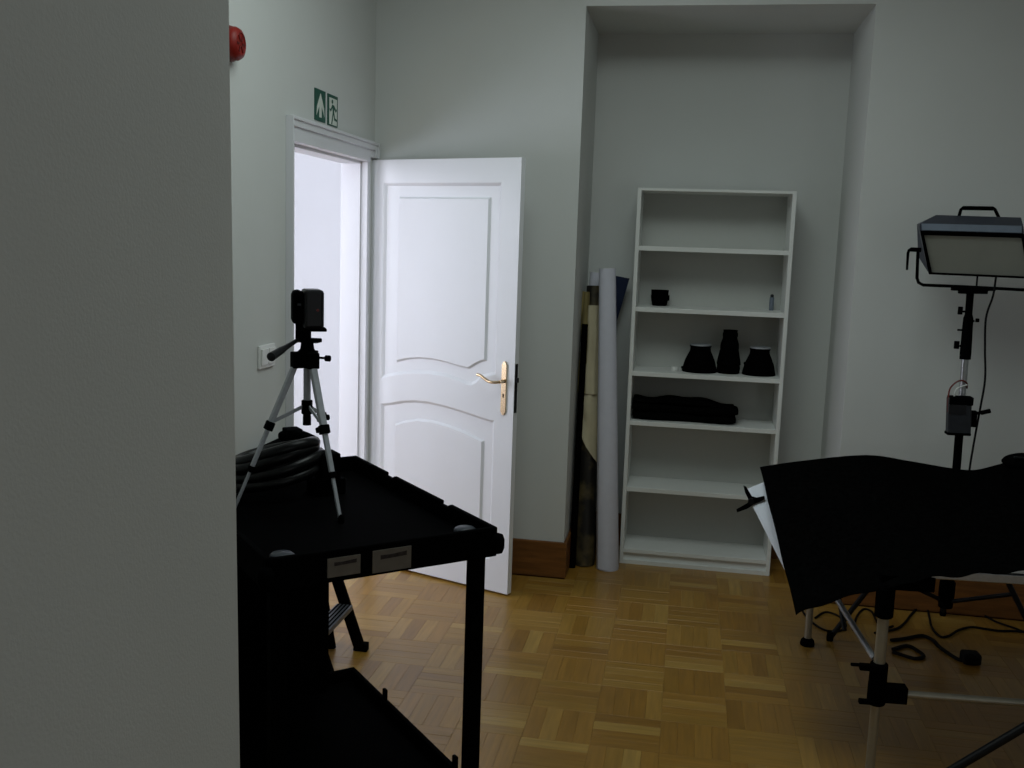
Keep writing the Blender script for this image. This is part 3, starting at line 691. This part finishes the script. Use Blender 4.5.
# white flexible sheet sticking out under the cloth
def PS(u, v):   # u: left->right, v: back->front
    a = V(.284,4.25,.704).lerp(V(.452,3.97,.44), v); c = V(.52,4.30,.762).lerp(V(.56,4.02,.66), v)
    return a.lerp(c, u)+V(0,0,.02*math.sin(math.pi*u)*(1-v))
b = B(); sheet(b, PS, 10, 10, .003); tag(mesh_obj('white_sheet', b, M['paper'], None, smooth=60), 'white flexible sheet sticking out under left edge of black cloth', 'sheet')
# spring clamp on the sheet
kc = thing('spring_clamp', 'black spring clamp gripping the white sheet left of the black cloth', 'clamp', onY(751,500,4.21))
for poly_ in ([(764.5,496.5),(765,499.5),(755,503.5),(748,508.5),(737,512.5),(736.5,510),(747,504),(752,499.5)], [(764,500),(763.5,503),(751,504.5),(745,492.5),(743.5,486),(746.5,487.5),(752,497)]):
    b = B(); Yc = 4.190 if poly_[0][1] < 498 else 4.206
    prism(b, poly_, lambda x, y: onY(x, y, Yc), lambda x, y: onY(x, y, Yc)+V(0, .013, 0)); mesh_obj('jaw', b, M['black'], kc)
b = B(); c = onY(751,501,4.20); tube(b, [c+V(0,-.014,0), c+V(0,.012,0)], .013, 14); mesh_obj('spring', b, M['blackmetal'], kc, smooth=40)

# black cloth
back = [V(.348,4.35,.788),V(.514,4.35,.826),V(.779,4.35,.871),V(.962,4.35,.858),V(1.124,4.35,.840),V(1.223,4.35,.839),V(1.318,4.35,.871),V(1.409,4.35,.895),V(1.62,4.36,.90),V(1.95,4.37,.84)]
front = [V(.413,3.29,.524),V(.545,3.30,.588),V(.705,3.225,.672),V(.815,3.225,.712),V(.95,3.225,.735),V(1.075,3.225,.757),V(1.2,3.24,.765),V(1.4,3.25,.765),V(1.62,3.25,.76),V(1.95,3.30,.70)]
bc, fc = catmull(back, 6), catmull(front, 6)
def PC(u, v):
    i = u*(len(bc)-1); k = min(int(i), len(bc)-2); f = i-k
    a = bc[k].lerp(bc[k+1], f); c = fc[k].lerp(fc[k+1], f)
    p = a.lerp(c, v); wob = math.sin(math.pi*v)*math.sin(math.pi*min(1, u*6+.02))
    edge = max(0, (v-.97)/.03)
    hang = max(0, 1-u*5)
    p.z += wob*(.004*math.sin(u*40+v*5)+.004*math.sin(v*22-u*9)) + .004*math.sin(v*16)*hang + .004*edge*math.sin(u*60)
    p.y += .006*edge*math.sin(u*45)
    return p
b = B(); sheet(b, PC, 90, 44, .003); ct = mesh_obj('black_cloth', b, M['cloth'], None, smooth=80)
tag(ct, 'large black cloth draped over the shooting table', 'cloth')
b = B()   # hanging hem at the near left corner
q0 = V(.413,3.29,.524)
bag = thing('black_pouch', 'rounded black pouch lying on the cloth at the right edge', 'bag', (1.46, 4.27, .88))
b = B(); c = V(1.46, 4.27, .905); rings = []
for i in range(31):
    f = .5-.5*math.cos(math.pi*i/30); x = c.x-.16+.32*f; r = .048*max(.03, 1-abs(2*f-1)**3.2)**.5*(1+.03*math.sin(f*9))
    rings.append((x, r))
n = 18; rv = []
for x, r in rings: rv.append([b.verts.new((x, c.y+1.1*r*math.cos(a_), c.z+r*math.sin(a_)*.8-.004)) for a_ in [2*math.pi*k/n for k in range(n)]])
for q0_, q1_ in zip(rv, rv[1:]):
    for k in range(n): b.faces.new((q0_[k], q0_[(k+1)%n], q1_[(k+1)%n], q1_[k]))
b.faces.new(rv[0]); b.faces.new(rv[-1][::-1])
mesh_obj('body', b, M['cloth'], bag, smooth=60)
b = B(); tube(b, [V(c.x-.13, c.y-.046, c.z+.022), V(c.x+.13, c.y-.046, c.z+.022)], .004, 8); mesh_obj('zip', b, M['blackgloss'], bag)

# ------------------------------------------------------------------ light stand, lamp, ballast
SB, ST = V(1.168, 4.55, 0), V(1.168, 4.55, 1.56)
SY = 4.55
SB = onY(947, 600, SY); SB = V(SB.x, SY, 0); ST = onY(970.5, 290, SY)
def sp(z): return SB + (ST-SB)*(z/ST.z)
zz = lambda y, x=962: onY(x, y, SY).z
stand = thing('light_stand', 'black tripod light stand holding studio lamp behind the cloth covered table', 'light stand', SB)
b = B(); tube(b, [sp(.16), sp(zz(405))], .0175, 16); mesh_obj('lower_tube', b, M['black'], stand, smooth=40)
b = B(); tube(b, [sp(zz(405)), sp(zz(355))], .0145, 16); mesh_obj('chrome_tube', b, M['alu'], stand, smooth=40)['label'] = 'bright chrome section of the stand'
b = B(); tube(b, [sp(zz(359)), sp(zz(352)), sp(zz(318)), sp(zz(314)), sp(zz(291))], [.023, .0235, .0205, .015, .0155], 16); mesh_obj('upper_tube', b, M['black'], stand, smooth=40)
for y, dx, ln in ((311.5, -.036, .018), (320.5, .036, .014), (346, -.040, .02)):
    b = B(); p = sp(zz(y)); sg = 1 if dx > 0 else -1
    tube(b, [p, p+V(dx*.7, -.004, 0)], .005, 8); obox(b, p+V(dx, -.005, .004), V(1,0,0), V(0,1,0), ZZ, (ln, .014, .034 if ln > .015 else .016)); mesh_obj('knob', b, M['black'], stand, bevel=.003)
b = B(); p = sp(zz(330)); obox(b, p+V(-.026,-.004,.0), V(1,0,0), V(0,1,0), ZZ, (.03,.01,.008)); mesh_obj('latch', b, M['black'], stand)
hubt, hubl = sp(.72), sp(.25)
b = B(); lathe(b, [(.018,-.04),(.032,-.035),(.034,.03),(.02,.04)], hubt, n=16); mesh_obj('upper_collar', b, M['black'], stand, smooth=40)
b = B(); lathe(b, [(.018,-.09),(.030,-.085),(.034,-.03),(.034,.03),(.02,.05)], hubl, n=16); mesh_obj('lower_collar', b, M['black'], stand, smooth=40)
for ph in (-47, 77, 193):
    a_ = math.radians(ph); dr = V(math.cos(a_), math.sin(a_), 0); Rr = .52 if ph != 77 else .36
    ft = V(SB.x, SB.y, .012)+dr*Rr; ls = hubt+dr*.03; mid = ls.lerp(ft, .56)
    b = B(); tube(b, [ls, ft], .0115, 12); lg = mesh_obj('leg', b, M['blackmetal'], stand, smooth=40)
    b = B(); lathe(b, [(.014,-.012),(.016,0),(.014,.03)], ft, n=12); mesh_obj('rubber_foot', b, M['black'], lg, smooth=40)
    b = B(); tube(b, [hubl+dr*.03-V(0,0,.05), mid], .0095, 10); mesh_obj('brace', b, M['blackmetal'], stand, smooth=40)

lamp = thing('studio_lamp', 'boxy studio lamp panel with pale diffuser and carrying handle on the stand', 'lamp', ST)
LY = SY
wpx = lambda x, y, Y=LY: onY(x, y, Y)
TLf, TRf = wpx(920, 230.5, LY-.07), wpx(1023.5, 233.5, LY-.07)
BLf, BRf = wpx(928.5, 273, LY+.02), wpx(1030, 277.5, LY+.02)
TLb, TRb = wpx(936, 215, LY+.03), wpx(1021, 217.5, LY+.03)
TLm, TRm = wpx(919.5, 224, LY-.05), wpx(1023.5, 226.5, LY-.05)
BLb, BRb = wpx(918, 256, LY+.14), BRf+V(-.02,.12,.03)
TLbb, TRbb = wpx(917, 224, LY+.14), TRb+V(0,.11,-.01)
def poly(b, *q): b.faces.new([b.verts.new(p) for p in q])
b = B()   # housing
vs = [b.verts.new(p) for p in (TLf, TRf, TRm, TLm, TLb, TRb, TRbb, TLbb, BLb, BRb, BLf, BRf)]
for f in ((3,2,5,4),(4,5,6,7),(7,6,9,8),(8,9,11,10)): b.faces.new([vs[i] for i in f])
b.faces.new([vs[i] for i in (0,3,4,7,8,10)]); b.faces.new([vs[i] for i in (1,11,9,6,5,2)]); b.faces.new([vs[i] for i in (0,10,11,1)])
b.faces.new([vs[i] for i in (0,1,2,3)])
mesh_obj('housing', b, M['darkblue'], lamp)
b = B()   # pale strip along the chamfer
nrm = ((TRm-TLm).cross(TLf-TLm)).normalized();  nrm = nrm if nrm.y < 0 else -nrm
q = [TLm.lerp(TRm,.02), TLm.lerp(TRm,.98), TRf.lerp(TLf,.02), TLf.lerp(TRf,.02)]
lo = [b.verts.new(p) for p in q]; hi = [b.verts.new(p+nrm*.004) for p in q]; b.faces.new(lo); b.faces.new(hi[::-1])
for i in range(4): b.faces.new((lo[i], lo[(i+1)%4], hi[(i+1)%4], hi[i]))
mesh_obj('front_trim', b, M['bluegrey'], lamp)['label'] = 'pale blue grey trim strip'
fn = ((TRf-TLf).cross(BLf-TLf)).normalized(); fn = fn if fn.y < 0 else -fn
def fpt(u, v): return TLf.lerp(TRf, u).lerp(BLf.lerp(BRf, u), v)
b = B()   # black frame around the diffuser
o4 = [(0,0),(1,0),(1,1),(0,1)]; i4 = [(.03,.075),(.972,.075),(.975,.965),(.035,.965)]
for i in range(4):
    j = (i+1) % 4; f4 = [fpt(*o4[i]), fpt(*o4[j]), fpt(*i4[j]), fpt(*i4[i])]
    lo = [b.verts.new(p) for p in f4]; hi = [b.verts.new(p+fn*.012) for p in f4]
    b.faces.new(lo); b.faces.new(hi[::-1])
    for k in range(4): b.faces.new((lo[k], lo[(k+1)%4], hi[(k+1)%4], hi[k]))
mesh_obj('front_frame', b, M['black'], lamp)
b = B(); lo = [b.verts.new(fpt(*p)+fn*.001) for p in i4]; hi = [b.verts.new(fpt(*p)+fn*.005) for p in i4]; b.faces.new(lo); b.faces.new(hi[::-1])
for k in range(4): b.faces.new((lo[k], lo[(k+1)%4], hi[(k+1)%4], hi[k]))
mesh_obj('diffuser', b, M['diffuser'], lamp)
b = B(); HY = LY+.06
tube(b, [wpx(958.5,218,HY), wpx(961,209.5,HY), wpx(963,208,HY), wpx(993,208.5,HY), wpx(995,209.5,HY), wpx(1000,220,HY)], [.007,.007,.009,.009,.007,.007], 10)
mesh_obj('carrying_handle', b, M['black'], lamp, smooth=50)
b = B(); YK = LY+.0
yk = [wpx(918,249,YK), wpx(917,278,YK), wpx(918.5,282.5,YK), wpx(923,285,YK), wpx(960,286.5,YK), wpx(1026,290,YK), wpx(1034,288,YK), wpx(1036,282,YK), wpx(1034,253,YK)]
tube(b, yk, .0068, 10); mesh_obj('yoke', b, M['black'], lamp, smooth=50)
b = B(); tube(b, [wpx(921,250,YK), wpx(911,249.5,YK), wpx(909,250.5,YK), wpx(908,253,YK), wpx(907,270,YK)], [.010,.009,.007,.006,.005], 10); mesh_obj('tilt_handle', b, M['black'], lamp, smooth=50)
b = B(); pc = wpx(973, 290, YK); obox(b, pc+V(0,0,.004), V(1,0,.03).normalized(), V(0,1,0), ZZ, (.17,.05,.014)); obox(b, pc+V(0,0,-.008), V(1,0,.03).normalized(), V(0,1,0), ZZ, (.11,.05,.016)); mesh_obj('yoke_mount', b, M['black'], lamp, bevel=.003)
b = B(); tube(b, catmull([wpx(996,277,LY-.02), wpx(993,296,LY-.03), wpx(986,318,LY-.03), wpx(985,350,LY-.03), wpx(985,380,LY-.03), wpx(979,415,LY-.03), wpx(973,448,LY-.03), wpx(969,475,LY-.04), wpx(966,520,LY-.04)]), .0045, 8); mesh_obj('power_cable', b, M['cable'], lamp, smooth=60)
b = B(); tube(b, [wpx(977.5,275,LY+.02), wpx(976.5,287,LY+.02)], .004, 8); mesh_obj('short_cable', b, M['cable'], lamp)

bl = thing('ballast_box', 'small dark control box clamped to the light stand pole', 'control box', wpx(960, 415, SY-.04))
c = wpx(958.6, 415.5, SY-.045); k = .0046
b = B(); obox(b, c, V(1,0,.02).normalized(), V(0,1,0), V(-.06,0,1).normalized(), (.094,.05,.160)); body = mesh_obj('body', b, M['grey'], bl, bevel=.006)
b = B(); obox(b, c+V(0,-.0,.066), V(1,0,.02).normalized(), V(0,1,0), ZZ, (.097,.056,.036)); mesh_obj('top_cap', b, M['black'], bl, bevel=.004)
b = B(); obox(b, c+V(-.014,-.026,.030), V(1,0,.02).normalized(), V(0,1,0), ZZ, (.070,.004,.040)); mesh_obj('display', b, M['blackgloss'], body)
b = B(); obox(b, c+V(.003,-.0,-.078), V(1,0,.02).normalized(), V(0,1,0), ZZ, (.097,.054,.012)); mesh_obj('bottom_cap', b, M['black'], bl, bevel=.003)
b = B(); obox(b, c+V(.062,.01,-.012), V(1,0,0), V(0,1,0), ZZ, (.026,.03,.07)); tube(b, [c+V(.062,0,.012), c+V(.085,-.01,.018)], .007, 8); tube(b, [c+V(.085,-.01,.018), c+V(.122,-.02,.032)], .010, 10); mesh_obj('clamp_lever', b, M['black'], bl, bevel=.002)
b = B(); pts = catmull([wpx(948,412,SY-.05), wpx(949,392,SY-.05), wpx(954,384,SY-.05), wpx(961,380.5,SY-.05), wpx(966.5,383,SY-.04), wpx(967,388,SY-.0)]); tube(b, pts, .0035, 8); mesh_obj('red_wire', b, M['redwire'], bl, smooth=60)
b = B(); pts = catmull([wpx(954,398,SY-.045), wpx(956,390,SY-.05), wpx(961,387,SY-.045), wpx(967,385,SY-.04)]); tube(b, pts, .004, 8); mesh_obj('white_tie', b, M['switch'], bl, smooth=60)

# ------------------------------------------------------------------ cables on the floor
def cable(name, label, pts, r=.0055, cat='cable'):
    b = B(); tube(b, catmull([onz(x, y, r) for x, y in pts]), r, 8); return tag(mesh_obj(name, b, M['cable'], None, smooth=60), label, cat)
q = lambda L: [(880+x/5.486, 560+y/5.486) for x, y in L]
cable('floor_cable', 'black cable looping over the floor from behind table leg to the right edge', q([(-30,400),(80,380),(130,350),(170,300),(215,258),(255,262),(270,310),(285,370),(330,420),(380,415),(430,385),(500,368),(580,378),(650,388),(740,390),(830,395)]))
cable('floor_cable', 'thin black cable on the floor behind the light stand collar', q([(370,250),(410,268),(470,290),(560,300),(640,340),(750,378),(820,410)]), .005)
cable('floor_cable', 'black cable end with dark plug lying nearest under the table', q([(60,440),(140,430),(230,415),(290,440),(330,480),(420,540),(470,556)]), .008)
cable('floor_cable', 'tangled black cable under the table beside the near leg', q([(70,490),(150,470),(210,500),(240,530),(190,540),(120,520),(70,505)]), .008)
cable('floor_cable', 'black cable on the floor beside the far left table leg', [(797,600),(806,616),(822,629),(838,631),(846,626),(840,617),(826,612),(815,618)], .005)
cable('floor_cable', 'short wavy black cable between the two left table legs', [(853,630),(857,616),(864,609),(872,612),(877,622),(884,628),(893,626)], .005)
p = onz(970, 663)
b = B(); obox(b, p+V(.0,0,.025), ra, rb_, ZZ, (.075,.07,.05)); tag(mesh_obj('power_plug', b, M['cable'], None, bevel=.012), 'black power plug on the floor under the table', 'plug')

for o in list(bpy.data.objects):
    if o.name.startswith('baseboard_niche'): o['kind'] = 'structure'
